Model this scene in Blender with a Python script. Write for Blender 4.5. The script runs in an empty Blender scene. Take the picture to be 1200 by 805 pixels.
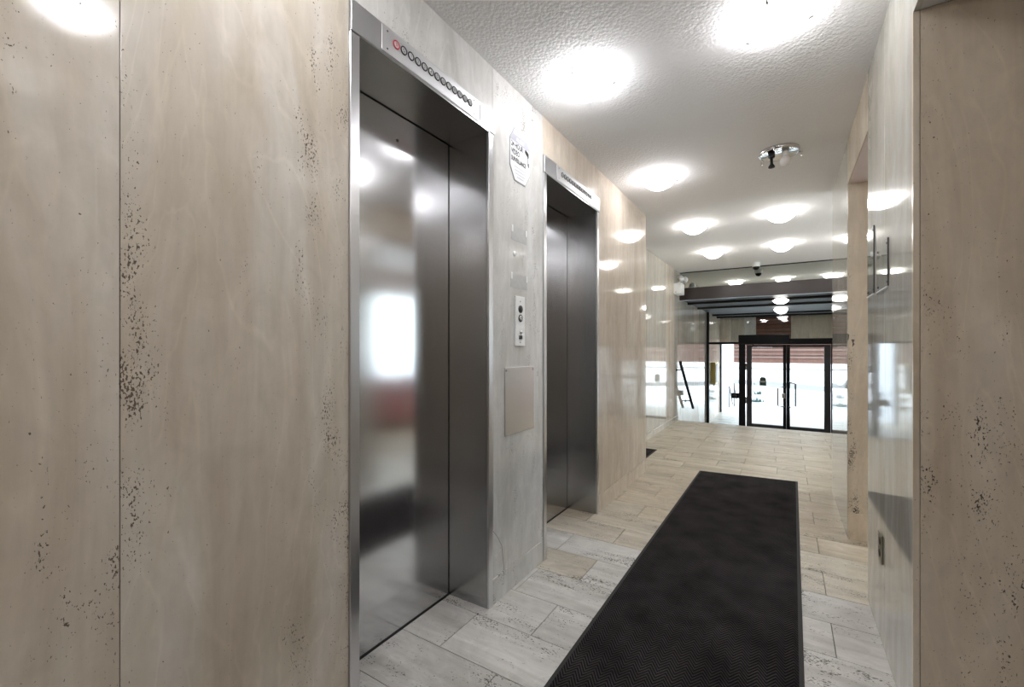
import bpy, math, random
from mathutils import Vector

random.seed(7)
S = 1.3                      # metres per layout unit (camera height above the lobby floor)
sc = bpy.context.scene
col = sc.collection

# ------------------------------------------------------------------ camera, sky, exposure
cam_d = bpy.data.cameras.new('camera')
cam = bpy.data.objects.new('camera', cam_d)
col.objects.link(cam)
cam.location = (0, 0, S)
cam.rotation_euler = (math.pi / 2, 0, 0.5594)
cam_d.sensor_width = 36
cam_d.lens = 36 * 511.6 / 1200
cam_d.shift_y = 7.0 / 1200
cam_d.clip_start = 0.02
cam_d.clip_end = 500
sc.camera = cam

world = bpy.data.worlds.new('overcast_sky')
sc.world = world
world.use_nodes = True
bgn = world.node_tree.nodes['Background']
bgn.inputs[0].default_value = (0.86, 0.93, 1.0, 1)
bgn.inputs[1].default_value = 1.6

sc.view_settings.view_transform = 'Standard'
sc.view_settings.look = 'None'
sc.view_settings.gamma = 1
sc.view_settings.use_curve_mapping = False
sc.view_settings.exposure = 1.85
LAMP = 8.0                  # radiance of the glass domes

# ------------------------------------------------------------------ materials
def new_mat(name):
    m = bpy.data.materials.new(name)
    m.use_nodes = True
    nt = m.node_tree
    b = nt.nodes['Principled BSDF']
    return m, nt, b

def N(nt, t, **kw):
    n = nt.nodes.new(t)
    for k, v in kw.items():
        setattr(n, k, v)
    return n

def simple(name, colr, rough=0.5, metal=0.0, spec=0.5, bump=0.0, bscale=80, var=0.0):
    m, nt, b = new_mat(name)
    b.inputs['Base Color'].default_value = (*colr, 1)
    b.inputs['Roughness'].default_value = rough
    b.inputs['Metallic'].default_value = metal
    b.inputs['Specular IOR Level'].default_value = spec
    tc = N(nt, 'ShaderNodeTexCoord')
    no = N(nt, 'ShaderNodeTexNoise')
    no.inputs['Scale'].default_value = bscale
    no.inputs['Detail'].default_value = 3
    nt.links.new(tc.outputs['Object'], no.inputs['Vector'])
    if bump:
        bp = N(nt, 'ShaderNodeBump')
        bp.inputs['Strength'].default_value = bump
        bp.inputs['Distance'].default_value = 0.004
        nt.links.new(no.outputs['Fac'], bp.inputs['Height'])
        nt.links.new(bp.outputs['Normal'], b.inputs['Normal'])
    if var:
        mx = N(nt, 'ShaderNodeMixRGB')
        mx.inputs[1].default_value = (*[c * (1 - var) for c in colr], 1)
        mx.inputs[2].default_value = (*[min(1, c * (1 + var)) for c in colr], 1)
        nt.links.new(no.outputs['Fac'], mx.inputs[0])
        nt.links.new(mx.outputs[0], b.inputs['Base Color'])
    return m

def travertine(name, c_lo, c_mid, c_hi, vein='Z', rough=0.09, pits=1.0, pitcol=(0.07, 0.05, 0.035), spec=0.5, cloud=0.6, streak=1.0, dens=0.0, coat=0.0, pscale=190.0):
    m, nt, b = new_mat(name)
    L = nt.links.new
    tc = N(nt, 'ShaderNodeTexCoord')
    oi = N(nt, 'ShaderNodeObjectInfo')
    sc_r = N(nt, 'ShaderNodeVectorMath', operation='SCALE')
    sc_r.inputs[0].default_value = (17.3, 41.7, 29.1)
    L(oi.outputs['Random'], sc_r.inputs['Scale'])
    add = N(nt, 'ShaderNodeVectorMath', operation='ADD')
    L(tc.outputs['Object'], add.inputs[0])
    L(sc_r.outputs[0], add.inputs[1])
    def mapped(k, stretch):
        mp = N(nt, 'ShaderNodeMapping')
        s = [k, k, k]
        s['XYZ'.index(vein)] = k * stretch
        mp.inputs['Scale'].default_value = s
        L(add.outputs[0], mp.inputs['Vector'])
        return mp
    def noise(k, stretch, detail, dist=0.0, rough_=0.55):
        n = N(nt, 'ShaderNodeTexNoise')
        n.inputs['Scale'].default_value = 1
        n.inputs['Detail'].default_value = detail
        n.inputs['Roughness'].default_value = rough_
        n.inputs['Distortion'].default_value = dist
        L(mapped(k, stretch).outputs[0], n.inputs['Vector'])
        return n
    n1 = noise(4.2, 0.20, 7, 1.3)
    ramp = N(nt, 'ShaderNodeValToRGB')
    e = ramp.color_ramp.elements
    e[0].position, e[0].color = 0.28, (*c_lo, 1)
    e[1].position, e[1].color = 0.72, (*c_hi, 1)
    em = ramp.color_ramp.elements.new(0.48)
    em.color = (*c_mid, 1)
    L(n1.outputs['Fac'], ramp.inputs[0])
    def mrange(src, f0, f1, t0, t1):
        q = N(nt, 'ShaderNodeMapRange')
        q.inputs['From Min'].default_value, q.inputs['From Max'].default_value = f0, f1
        q.inputs['To Min'].default_value, q.inputs['To Max'].default_value = t0, t1
        L(src, q.inputs['Value'])
        return q
    def mul(x, y):
        q = N(nt, 'ShaderNodeMath', operation='MULTIPLY')
        L(x, q.inputs[0]); L(y, q.inputs[1])
        return q
    # fine streaks along the bedding, soft clouds, per-slab tone
    n2 = noise(30.0, 0.07, 4, 0.5)
    mr = mrange(n2.outputs['Fac'], 0.3, 0.7, 1 - 0.05 * streak, 1 + 0.03 * streak)
    n4 = noise(9.0, 0.7, 6, 1.0, 0.65)
    mr4 = mrange(n4.outputs['Fac'], 0.3, 0.7, 1 - 0.14 * cloud, 1 + 0.09 * cloud)
    vr = mrange(oi.outputs['Random'], 0, 1, 0.94, 1.05)
    mu2 = mul(mul(mr.outputs[0], mr4.outputs[0]).outputs[0], vr.outputs[0])
    # pale swirling contour lines
    nc = noise(2.6, 0.33, 4, 0.9, 0.45)
    fr = N(nt, 'ShaderNodeMath', operation='PINGPONG')
    fr.inputs[1].default_value = 0.045
    L(nc.outputs['Fac'], fr.inputs[0])
    ln = mrange(fr.outputs[0], 0.0, 0.009, 1.07, 1.0)
    mu3 = mul(mu2.outputs[0], ln.outputs[0])
    colm = N(nt, 'ShaderNodeVectorMath', operation='SCALE')
    L(ramp.outputs['Color'], colm.inputs[0]); L(mu3.outputs[0], colm.inputs['Scale'])
    # pits: small voids gathered in bands along the bedding
    n3 = noise(pscale, 0.6, 2, 0.3, 0.6)
    n5 = noise(6.0, 0.14, 3, 0.6)
    mk = mrange(n5.outputs['Fac'], 0.48 - dens, 0.70 - dens, 0.0, 1.0)
    n6 = noise(15, 0.45, 3)
    mk6 = mrange(n6.outputs['Fac'], 0.44 - dens, 0.68 - dens, 0.0, 1.0)
    mkm = mul(mk.outputs[0], mk6.outputs[0])
    sm = N(nt, 'ShaderNodeMath', operation='MULTIPLY_ADD')
    L(mkm.outputs[0], sm.inputs[0]); sm.inputs[1].default_value = 0.27 * pits
    L(n3.outputs['Fac'], sm.inputs[2])
    pt = mrange(sm.outputs[0], 0.715, 0.755, 0.0, 1.0)
    mixc = N(nt, 'ShaderNodeMixRGB')
    mixc.inputs[2].default_value = (*pitcol, 1)
    L(pt.outputs[0], mixc.inputs[0]); L(colm.outputs[0], mixc.inputs[1])
    L(mixc.outputs[0], b.inputs['Base Color'])
    inv = N(nt, 'ShaderNodeMath', operation='SUBTRACT')
    inv.inputs[0].default_value = 1
    L(pt.outputs[0], inv.inputs[1])
    bp = N(nt, 'ShaderNodeBump')
    bp.inputs['Strength'].default_value = 0.5
    bp.inputs['Distance'].default_value = 0.003
    L(inv.outputs[0], bp.inputs['Height'])
    L(bp.outputs['Normal'], b.inputs['Normal'])
    rr = N(nt, 'ShaderNodeMapRange')
    rr.inputs['To Min'].default_value, rr.inputs['To Max'].default_value = rough, 0.7
    L(pt.outputs[0], rr.inputs['Value'])
    L(rr.outputs[0], b.inputs['Roughness'])
    b.inputs['Specular IOR Level'].default_value = spec
    b.inputs['Coat Weight'].default_value = coat
    b.inputs['Coat Roughness'].default_value = 0.02
    return m

def steel(name, base, rough, aniso=0.75, rot=0.0):
    m, nt, b = new_mat(name)
    L = nt.links.new
    tc = N(nt, 'ShaderNodeTexCoord')
    mp = N(nt, 'ShaderNodeMapping')
    mp.inputs['Scale'].default_value = (260, 260, 3)
    L(tc.outputs['Object'], mp.inputs['Vector'])
    no = N(nt, 'ShaderNodeTexNoise')
    no.inputs['Scale'].default_value = 1
    no.inputs['Detail'].default_value = 2
    L(mp.outputs[0], no.inputs['Vector'])
    mr = N(nt, 'ShaderNodeMapRange')
    mr.inputs['To Min'].default_value, mr.inputs['To Max'].default_value = rough * 0.85, rough * 1.15
    L(no.outputs['Fac'], mr.inputs['Value'])
    L(mr.outputs[0], b.inputs['Roughness'])
    # faint smudges
    n2 = N(nt, 'ShaderNodeTexNoise')
    n2.inputs['Scale'].default_value = 3.5
    n2.inputs['Detail'].default_value = 4
    L(tc.outputs['Object'], n2.inputs['Vector'])
    mx = N(nt, 'ShaderNodeMixRGB')
    mx.inputs[1].default_value = (*[c * 0.92 for c in base], 1)
    mx.inputs[2].default_value = (*[min(1, c * 1.06) for c in base], 1)
    L(n2.outputs['Fac'], mx.inputs[0])
    L(mx.outputs[0], b.inputs['Base Color'])
    b.inputs['Metallic'].default_value = 1
    b.inputs['Anisotropic'].default_value = aniso
    b.inputs['Anisotropic Rotation'].default_value = rot
    tg = N(nt, 'ShaderNodeTangent', direction_type='RADIAL', axis='Z')
    L(tg.outputs[0], b.inputs['Tangent'])
    return m

def glass(name, tint=(0.95, 0.98, 0.97), base_refl=0.03, ior=1.45):
    m, nt, b = new_mat(name)
    L = nt.links.new
    nt.nodes.remove(b)
    out = nt.nodes['Material Output']
    tr = N(nt, 'ShaderNodeBsdfTransparent')
    tr.inputs[0].default_value = (*tint, 1)
    gl = N(nt, 'ShaderNodeBsdfGlossy')
    gl.inputs['Roughness'].default_value = 0.01
    fr = N(nt, 'ShaderNodeFresnel')
    fr.inputs[0].default_value = ior
    ad = N(nt, 'ShaderNodeMath', operation='ADD')
    ad.inputs[1].default_value = base_refl
    ad.use_clamp = True
    L(fr.outputs[0], ad.inputs[0])
    ge = N(nt, 'ShaderNodeNewGeometry')
    ob_ = N(nt, 'ShaderNodeMath', operation='SUBTRACT')
    ob_.inputs[0].default_value = 1
    L(ge.outputs['Backfacing'], ob_.inputs[1])
    ff = N(nt, 'ShaderNodeMath', operation='MULTIPLY')
    L(ad.outputs[0], ff.inputs[0]); L(ob_.outputs[0], ff.inputs[1])
    mx = N(nt, 'ShaderNodeMixShader')
    L(ff.outputs[0], mx.inputs[0]); L(tr.outputs[0], mx.inputs[1]); L(gl.outputs[0], mx.inputs[2])
    L(mx.outputs[0], out.inputs[0])
    return m

def emit(name, colr, strength):
    """evenly lit opal glass"""
    m, nt, b = new_mat(name)
    b.inputs['Base Color'].default_value = (0.9, 0.9, 0.88, 1)
    b.inputs['Emission Color'].default_value = (*colr, 1)
    b.inputs['Emission Strength'].default_value = strength
    b.inputs['Roughness'].default_value = 0.25
    return m

M = {}
M['trav_beige'] = travertine('polished_beige_travertine', (0.52, 0.445, 0.35), (0.625, 0.56, 0.465), (0.73, 0.685, 0.615), pits=0.88, dens=0.035, pitcol=(0.12, 0.09, 0.065))
M['trav_grey'] = travertine('polished_grey_travertine', (0.54, 0.53, 0.50), (0.65, 0.64, 0.615), (0.74, 0.735, 0.715), pits=1.0, dens=0.04, pitcol=(0.2, 0.18, 0.16))
M['trav_tan'] = travertine('polished_tan_travertine', (0.58, 0.49, 0.40), (0.66, 0.57, 0.47), (0.73, 0.66, 0.57), pits=0.5, rough=0.07, streak=1.6)
M['trav_hall'] = travertine('polished_smoky_travertine', (0.46, 0.42, 0.36), (0.54, 0.50, 0.43), (0.62, 0.58, 0.52), pits=0.4, rough=0.05, coat=0.4)
M['trav_pier'] = travertine('glossy_green_grey_travertine', (0.43, 0.41, 0.35), (0.54, 0.52, 0.46), (0.64, 0.63, 0.58), pits=0.5, rough=0.05, spec=0.6, coat=0.12)
M['trav_face'] = travertine('honey_travertine', (0.58, 0.48, 0.36), (0.68, 0.585, 0.46), (0.75, 0.67, 0.55), pits=1.05, dens=0.03, rough=0.2)
M['floor_grey'] = travertine('grey_floor_travertine', (0.44, 0.425, 0.39), (0.58, 0.565, 0.53), (0.70, 0.69, 0.66), vein='X', rough=0.34, pits=0.85, dens=0.08, pscale=150.0, pitcol=(0.13, 0.12, 0.10), cloud=1.0, streak=2.5)
M['floor_tan'] = travertine('tan_floor_travertine', (0.40, 0.335, 0.24), (0.53, 0.46, 0.35), (0.64, 0.57, 0.46), vein='X', rough=0.36, pits=0.8, dens=0.06, pscale=150.0, pitcol=(0.14, 0.11, 0.07), cloud=1.0, streak=2.5)
M['floor_mid'] = travertine('greyish_tan_floor_travertine', (0.41, 0.365, 0.29), (0.54, 0.49, 0.40), (0.66, 0.61, 0.52), vein='X', rough=0.32, pits=0.8, pitcol=(0.13, 0.115, 0.09), cloud=1.0, streak=2.5, dens=0.06)
M['grout'] = simple('dark_grout', (0.12, 0.105, 0.085), 0.9)
M['mortar'] = simple('wall_backing', (0.30, 0.25, 0.19), 0.9)
M['plaster'] = simple('white_plaster', (0.76, 0.75, 0.73), 0.9, var=0.03)
M['ceil_paint'] = simple('smooth_ceiling_paint', (0.74, 0.735, 0.72), 0.9)
M['steel'] = steel('brushed_steel', (0.60, 0.60, 0.61), 0.15, 0.5)
M['steel_dk'] = steel('brushed_steel_frame', (0.44, 0.44, 0.445), 0.24, 0.5)
M['steel_plate'] = steel('polished_plate_steel', (0.74, 0.74, 0.75), 0.22, 0.3)
M['steel_head'] = steel('satin_header_steel', (0.44, 0.44, 0.445), 0.5, 0.2)
M['steel_ind'] = steel('satin_indicator_steel', (0.58, 0.58, 0.585), 0.55, 0.1)
M['steel_lt'] = steel('bright_brushed_steel', (0.66, 0.66, 0.67), 0.3, 0.4)
M['chrome'] = simple('polished_chrome', (0.72, 0.72, 0.72), 0.12, 1.0)
M['pull'] = simple('satin_pull_metal', (0.22, 0.225, 0.235), 0.35, 0.9)
M['black'] = simple('black_rubber', (0.012, 0.012, 0.012), 0.6)
M['black_metal'] = simple('black_anodised_metal', (0.005, 0.005, 0.006), 0.45, spec=0.2)
M['dark_alu'] = simple('dark_grey_aluminium', (0.05, 0.05, 0.054), 0.35, 0.5)
M['beam'] = simple('dark_brown_beam', (0.024, 0.013, 0.011), 0.35, var=0.3, bscale=6)
M['soffit'] = simple('black_brown_soffit', (0.012, 0.010, 0.009), 0.6, spec=0.3)
M['white_pl'] = simple('white_plastic', (0.78, 0.79, 0.78), 0.4)
M['white_enamel'] = simple('white_enamel', (0.88, 0.88, 0.87), 0.35)
M['brass'] = simple('aged_brass', (0.50, 0.38, 0.12), 0.35, 0.8)
M['brown_wood'] = simple('brown_wood', (0.20, 0.075, 0.045), 0.5, var=0.35, bscale=9)
M['print_black'] = simple('black_print', (0.02, 0.02, 0.02), 0.6)
M['print_grey'] = simple('grey_print', (0.38, 0.38, 0.40), 0.5)
M['print_pale'] = simple('pale_grey_print', (0.55, 0.55, 0.58), 0.5)
M['lavender'] = simple('lavender_grey_print', (0.38, 0.38, 0.43), 0.5)
M['sign_white'] = simple('sign_white', (0.78, 0.78, 0.79), 0.5)
M['red'] = simple('red_enamel', (0.55, 0.03, 0.05), 0.4)
M['lens'] = simple('milky_lens', (0.66, 0.67, 0.67), 0.25)
M['residue'] = simple('adhesive_residue', (0.47, 0.47, 0.46), 0.35, var=0.15, bscale=40)
M['white_tape'] = simple('white_foam_tape', (0.85, 0.85, 0.83), 0.6)
M['glass'] = glass('clear_glass')
M['acrylic'] = glass('clear_acrylic', (0.97, 0.98, 0.975), 0.0, 1.12)
M['mirror'] = simple('smoky_mirror', (0.52, 0.535, 0.50), 0.02, 1.0)
M['concrete'] = simple('pale_concrete', (0.72, 0.73, 0.75), 0.9, var=0.06, bscale=2)
M['asphalt'] = simple('grey_asphalt', (0.15, 0.153, 0.16), 0.9, var=0.06, bscale=2)
M['ext_white'] = simple('white_render', (0.62, 0.65, 0.70), 0.8)
M['brick_far'] = simple('brown_brick', (0.13, 0.065, 0.05), 0.9, var=0.3, bscale=1.2)
M['brick_band'] = simple('pale_brick_band', (0.15, 0.10, 0.09), 0.9, var=0.2, bscale=1.2)
M['green'] = simple('dark_green_sticker', (0.05, 0.085, 0.055), 0.5)
M['leaf'] = simple('grey_green_leaf', (0.10, 0.15, 0.14), 0.7)
M['sofa'] = simple('dusty_rose_upholstery', (0.45, 0.17, 0.17), 0.8)
M['pinkwall'] = simple('pale_pink_paint', (0.68, 0.56, 0.52), 0.8)
M['ivory'] = simple('bronze_cover_plate', (0.30, 0.28, 0.20), 0.3, 0.7)
M['socket'] = simple('brown_socket', (0.05, 0.04, 0.035), 0.4)
M['lamp'] = emit('lit_opal_glass', (0.975, 0.97, 1.0), LAMP)
M['lamp_warm'] = emit('lit_opal_glass_warm', (1.0, 0.97, 0.93), LAMP)
M['cfl'] = simple('unlit_bulb_white', (0.82, 0.80, 0.78), 0.35)

# stippled ceiling
def ceiling_mat():
    m, nt, b = new_mat('stippled_ceiling_plaster')
    L = nt.links.new
    b.inputs['Base Color'].default_value = (0.89, 0.885, 0.885, 1)
    b.inputs['Roughness'].default_value = 0.85
    tc = N(nt, 'ShaderNodeTexCoord')
    n1 = N(nt, 'ShaderNodeTexNoise')
    n1.inputs['Scale'].default_value = 90
    n1.inputs['Detail'].default_value = 4
    n1.inputs['Roughness'].default_value = 0.6
    L(tc.outputs['Object'], n1.inputs['Vector'])
    v = N(nt, 'ShaderNodeTexVoronoi')
    v.inputs['Scale'].default_value = 60
    L(tc.outputs['Object'], v.inputs['Vector'])
    ad = N(nt, 'ShaderNodeMath', operation='SUBTRACT')
    L(n1.outputs['Fac'], ad.inputs[0]); L(v.outputs['Distance'], ad.inputs[1])
    bp = N(nt, 'ShaderNodeBump')
    bp.inputs['Strength'].default_value = 0.6
    bp.inputs['Distance'].default_value = 0.004
    L(ad.outputs[0], bp.inputs['Height'])
    L(bp.outputs['Normal'], b.inputs['Normal'])
    return m
M['ceiling'] = ceiling_mat()

# herringbone entrance matting
def rug_mat():
    m, nt, b = new_mat('herringbone_matting')
    L = nt.links.new
    tc = N(nt, 'ShaderNodeTexCoord')
    sp = N(nt, 'ShaderNodeSeparateXYZ')
    L(tc.outputs['Object'], sp.inputs[0])
    pp = N(nt, 'ShaderNodeMath', operation='PINGPONG')
    pp.inputs[1].default_value = 0.031
    L(sp.outputs['X'], pp.inputs[0])
    k = N(nt, 'ShaderNodeMath', operation='MULTIPLY')
    k.inputs[1].default_value = 1.5
    L(pp.outputs[0], k.inputs[0])
    ad = N(nt, 'ShaderNodeMath', operation='ADD')
    L(sp.outputs['Y'], ad.inputs[0]); L(k.outputs[0], ad.inputs[1])
    p2 = N(nt, 'ShaderNodeMath', operation='PINGPONG')
    p2.inputs[1].default_value = 0.0100
    L(ad.outputs[0], p2.inputs[0])
    mr = N(nt, 'ShaderNodeMapRange')
    mr.inputs['From Min'].default_value, mr.inputs['From Max'].default_value = 0.0025, 0.0075
    L(p2.outputs[0], mr.inputs['Value'])
    no = N(nt, 'ShaderNodeTexNoise')
    no.inputs['Scale'].default_value = 420
    no.inputs['Detail'].default_value = 2
    L(tc.outputs['Object'], no.inputs['Vector'])
    n2 = N(nt, 'ShaderNodeTexNoise')
    n2.inputs['Scale'].default_value = 5
    n2.inputs['Detail'].default_value = 4
    L(tc.outputs['Object'], n2.inputs['Vector'])
    mx = N(nt, 'ShaderNodeMixRGB')
    mx.inputs[1].default_value = (0.007, 0.0062, 0.0065, 1)
    mx.inputs[2].default_value = (0.046, 0.040, 0.041, 1)
    L(mr.outputs[0], mx.inputs[0])
    mv = N(nt, 'ShaderNodeMath', operation='MULTIPLY')
    L(no.outputs['Fac'], mv.inputs[0]); L(n2.outputs['Fac'], mv.inputs[1])
    m3 = N(nt, 'ShaderNodeMath', operation='MULTIPLY')
    m3.inputs[1].default_value = 4.0
    L(mv.outputs[0], m3.inputs[0])
    sv = N(nt, 'ShaderNodeVectorMath', operation='SCALE')
    L(mx.outputs[0], sv.inputs[0]); L(m3.outputs[0], sv.inputs['Scale'])
    L(sv.outputs[0], b.inputs['Base Color'])
    b.inputs['Roughness'].default_value = 0.95
    b.inputs['Specular IOR Level'].default_value = 0.1
    bp = N(nt, 'ShaderNodeBump')
    bp.inputs['Strength'].default_value = 0.7
    bp.inputs['Distance'].default_value = 0.004
    L(mr.outputs[0], bp.inputs['Height'])
    L(bp.outputs['Normal'], b.inputs['Normal'])
    return m
M['rug'] = rug_mat()

# ------------------------------------------------------------------ mesh helpers (layout units in, metres out)
class MB:
    def __init__(s):
        s.v = []; s.f = []; s.smooth = []
    def _add(s, vs, fs, smooth=False):
        o = len(s.v)
        s.v += [tuple(c * S for c in p) for p in vs]
        s.f += [tuple(i + o for i in f) for f in fs]
        s.smooth += [smooth] * len(fs)
        return s
    def box(s, x0, x1, y0, y1, z0, z1):
        vs = [(x0, y0, z0), (x1, y0, z0), (x1, y1, z0), (x0, y1, z0), (x0, y0, z1), (x1, y0, z1), (x1, y1, z1), (x0, y1, z1)]
        return s._add(vs, [(3, 2, 1, 0), (4, 5, 6, 7), (0, 1, 5, 4), (1, 2, 6, 5), (2, 3, 7, 6), (3, 0, 4, 7)])
    def chbox(s, x0, x1, y0, y1, z0, z1, c):
        """box with chamfered edges"""
        vs = []; idx = {}
        for ax in range(3):
            for i in (0, 1):
                for j in (0, 1):
                    for k in (0, 1):
                        p = [(x0, x1)[i], (y0, y1)[j], (z0, z1)[k]]
                        sg = (1 - 2 * i, 1 - 2 * j, 1 - 2 * k)
                        for a in range(3):
                            if a != ax: p[a] += sg[a] * c
                        idx[(ax, i, j, k)] = len(vs); vs.append(tuple(p))
        fs = []
        def quad(ids):
            cpt = [sum(vs[q][a] for q in ids) / len(ids) for a in range(3)]
            mid = ((x0 + x1) / 2, (y0 + y1) / 2, (z0 + z1) / 2)
            a, b_, c_ = (Vector(vs[q]) for q in ids[:3])
            n = (b_ - a).cross(c_ - a)
            if n.dot(Vector(cpt) - Vector(mid)) < 0: ids = ids[::-1]
            fs.append(tuple(ids))
        for i in (0, 1):
            quad([idx[(0, i, j, k)] for j, k in ((0, 0), (1, 0), (1, 1), (0, 1))])
            quad([idx[(1, j, i, k)] for j, k in ((0, 0), (1, 0), (1, 1), (0, 1))])
            quad([idx[(2, j, k, i)] for j, k in ((0, 0), (1, 0), (1, 1), (0, 1))])
        for i in (0, 1):
            for j in (0, 1):
                quad([idx[(0, i, j, 0)], idx[(0, i, j, 1)], idx[(1, i, j, 1)], idx[(1, i, j, 0)]])
                quad([idx[(0, i, 0, j)], idx[(0, i, 1, j)], idx[(2, i, 1, j)], idx[(2, i, 0, j)]])
                quad([idx[(1, 0, i, j)], idx[(1, 1, i, j)], idx[(2, 1, i, j)], idx[(2, 0, i, j)]])
        for i in (0, 1):
            for j in (0, 1):
                for k in (0, 1):
                    quad([idx[(0, i, j, k)], idx[(1, i, j, k)], idx[(2, i, j, k)]])
        return s._add(vs, fs)
    def lathe(s, prof, cx, cy, seg=40, smooth=True, axis='Z', cz=0.0):
        """prof: list of (r, h); axis Z: h is z; axis X: h is x, centre (cy, cz); axis Y: h is y, centre (cx, cz)"""
        vs = []; fs = []
        for r, h in prof:
            for k in range(seg):
                a = 2 * math.pi * k / seg
                u, w = r * math.cos(a), r * math.sin(a)
                if axis == 'Z': vs.append((cx + u, cy + w, h))
                elif axis == 'X': vs.append((h, cy + u, cz + w))
                else: vs.append((cx + w, h, cz + u))
        n = len(prof)
        for i in range(n - 1):
            for k in range(seg):
                a, b_ = i * seg + k, i * seg + (k + 1) % seg
                fs.append((a, b_, b_ + seg, a + seg))
        if prof[0][0] > 1e-6: fs.append(tuple(range(seg))[::-1])
        if prof[-1][0] > 1e-6: fs.append(tuple((n - 1) * seg + k for k in range(seg)))
        return s._add(vs, fs, smooth)
    def tube(s, pts, r, seg=12, smooth=True):
        P = [Vector(p) for p in pts]
        vs = []; fs = []
        up = Vector((0, 0, 1))
        for i, p in enumerate(P):
            d = (P[min(i + 1, len(P) - 1)] - P[max(i - 1, 0)]).normalized()
            ref = up if abs(d.dot(up)) < 0.95 else Vector((1, 0, 0))
            a = d.cross(ref).normalized(); b_ = d.cross(a)
            for k in range(seg):
                t = 2 * math.pi * k / seg
                vs.append(tuple(p + a * (r * math.cos(t)) + b_ * (r * math.sin(t))))
        for i in range(len(P) - 1):
            for k in range(seg):
                a, b_ = i * seg + k, i * seg + (k + 1) % seg
                fs.append((a, b_, b_ + seg, a + seg))
        fs.append(tuple(range(seg))[::-1]); fs.append(tuple((len(P) - 1) * seg + k for k in range(seg)))
        return s._add(vs, fs, smooth)
    def prism(s, poly, axis, h0, h1):
        """poly of 2-D points extruded: axis X -> (y,z) points; Y -> (x,z); Z -> (x,y)"""
        n = len(poly)
        def mk(p, h):
            return {'X': (h, p[0], p[1]), 'Y': (p[0], h, p[1]), 'Z': (p[0], p[1], h)}[axis]
        vs = [mk(p, h0) for p in poly] + [mk(p, h1) for p in poly]
        fs = [tuple(range(n))[::-1], tuple(range(n, 2 * n))]
        for i in range(n):
            j = (i + 1) % n
            fs.append((i, j, j + n, i + n))
        return s._add(vs, fs)
    def build(s, name, mat, parent=None, origin=None):
        """origin in units; None = centre of the bounding box (or the parent's origin for parts)"""
        if origin is None:
            o = [(min(p[a] for p in s.v) + max(p[a] for p in s.v)) / 2 for a in range(3)]
        else:
            o = [c * S for c in origin]
        me = bpy.data.meshes.new(name)
        me.from_pydata([tuple(p[a] - o[a] for a in range(3)) for p in s.v], [], s.f)
        me.polygons.foreach_set('use_smooth', s.smooth)
        me.materials.append(M[mat] if isinstance(mat, str) else mat)
        me.update()
        import bmesh
        bm = bmesh.new(); bm.from_mesh(me)
        bmesh.ops.recalc_face_normals(bm, faces=bm.faces)
        bm.to_mesh(me); bm.free()
        ob = bpy.data.objects.new(name, me)
        col.objects.link(ob)
        pl = Vector((0, 0, 0))
        q = parent
        while q is not None:
            pl += q.location; q = q.parent
        ob.parent = parent
        ob.location = Vector(o) - pl
        return ob

def B(*a): return MB().box(*a)

def tag(o, label, cat, group=None, kind=None):
    o['label'] = label; o['category'] = cat
    if group: o['group'] = group
    if kind: o['kind'] = kind
    return o

def thing(name, loc, label, cat, group=None, kind=None):
    o = bpy.data.objects.new(name, None)
    o.empty_display_size = 0.1
    col.objects.link(o)
    o.location = Vector(loc) * S
    return tag(o, label, cat, group, kind)

def text_part(body, size, mat, parent, X, y, z, align='LEFT', name='lettering', bold=0.0, xs=1.0, depth=0.0):
    """flat lettering on a face turned to +X: text runs along +Y"""
    cu = bpy.data.curves.new('text', 'FONT')
    cu.body = body; cu.size = size * S; cu.align_x = align; cu.align_y = 'CENTER'
    cu.offset = bold * S; cu.resolution_u = 3
    to = bpy.data.objects.new('text', cu)
    col.objects.link(to)
    dg = bpy.context.evaluated_depsgraph_get()
    me = bpy.data.meshes.new_from_object(to.evaluated_get(dg))
    bpy.data.objects.remove(to)
    for v in me.vertices:
        x_, y_, _ = v.co
        v.co = (0, x_ * xs, y_)
    me.materials.clear(); me.materials.append(M[mat])
    me.name = name
    ob = bpy.data.objects.new(name, me)
    col.objects.link(ob)
    pl = Vector((0, 0, 0)); q = parent
    while q is not None:
        pl += q.location; q = q.parent
    ob.parent = parent
    ob.location = Vector((X, y, z)) * S - pl
    return ob

CE = 2.105       # ceiling height
LO = -0.46       # entry level floor
XL, XR, XF = -0.972, 0.279, -1.29
TH = 0.013       # slab thickness
G = 0.0011 
GW = 0.0007       # half joint

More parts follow.
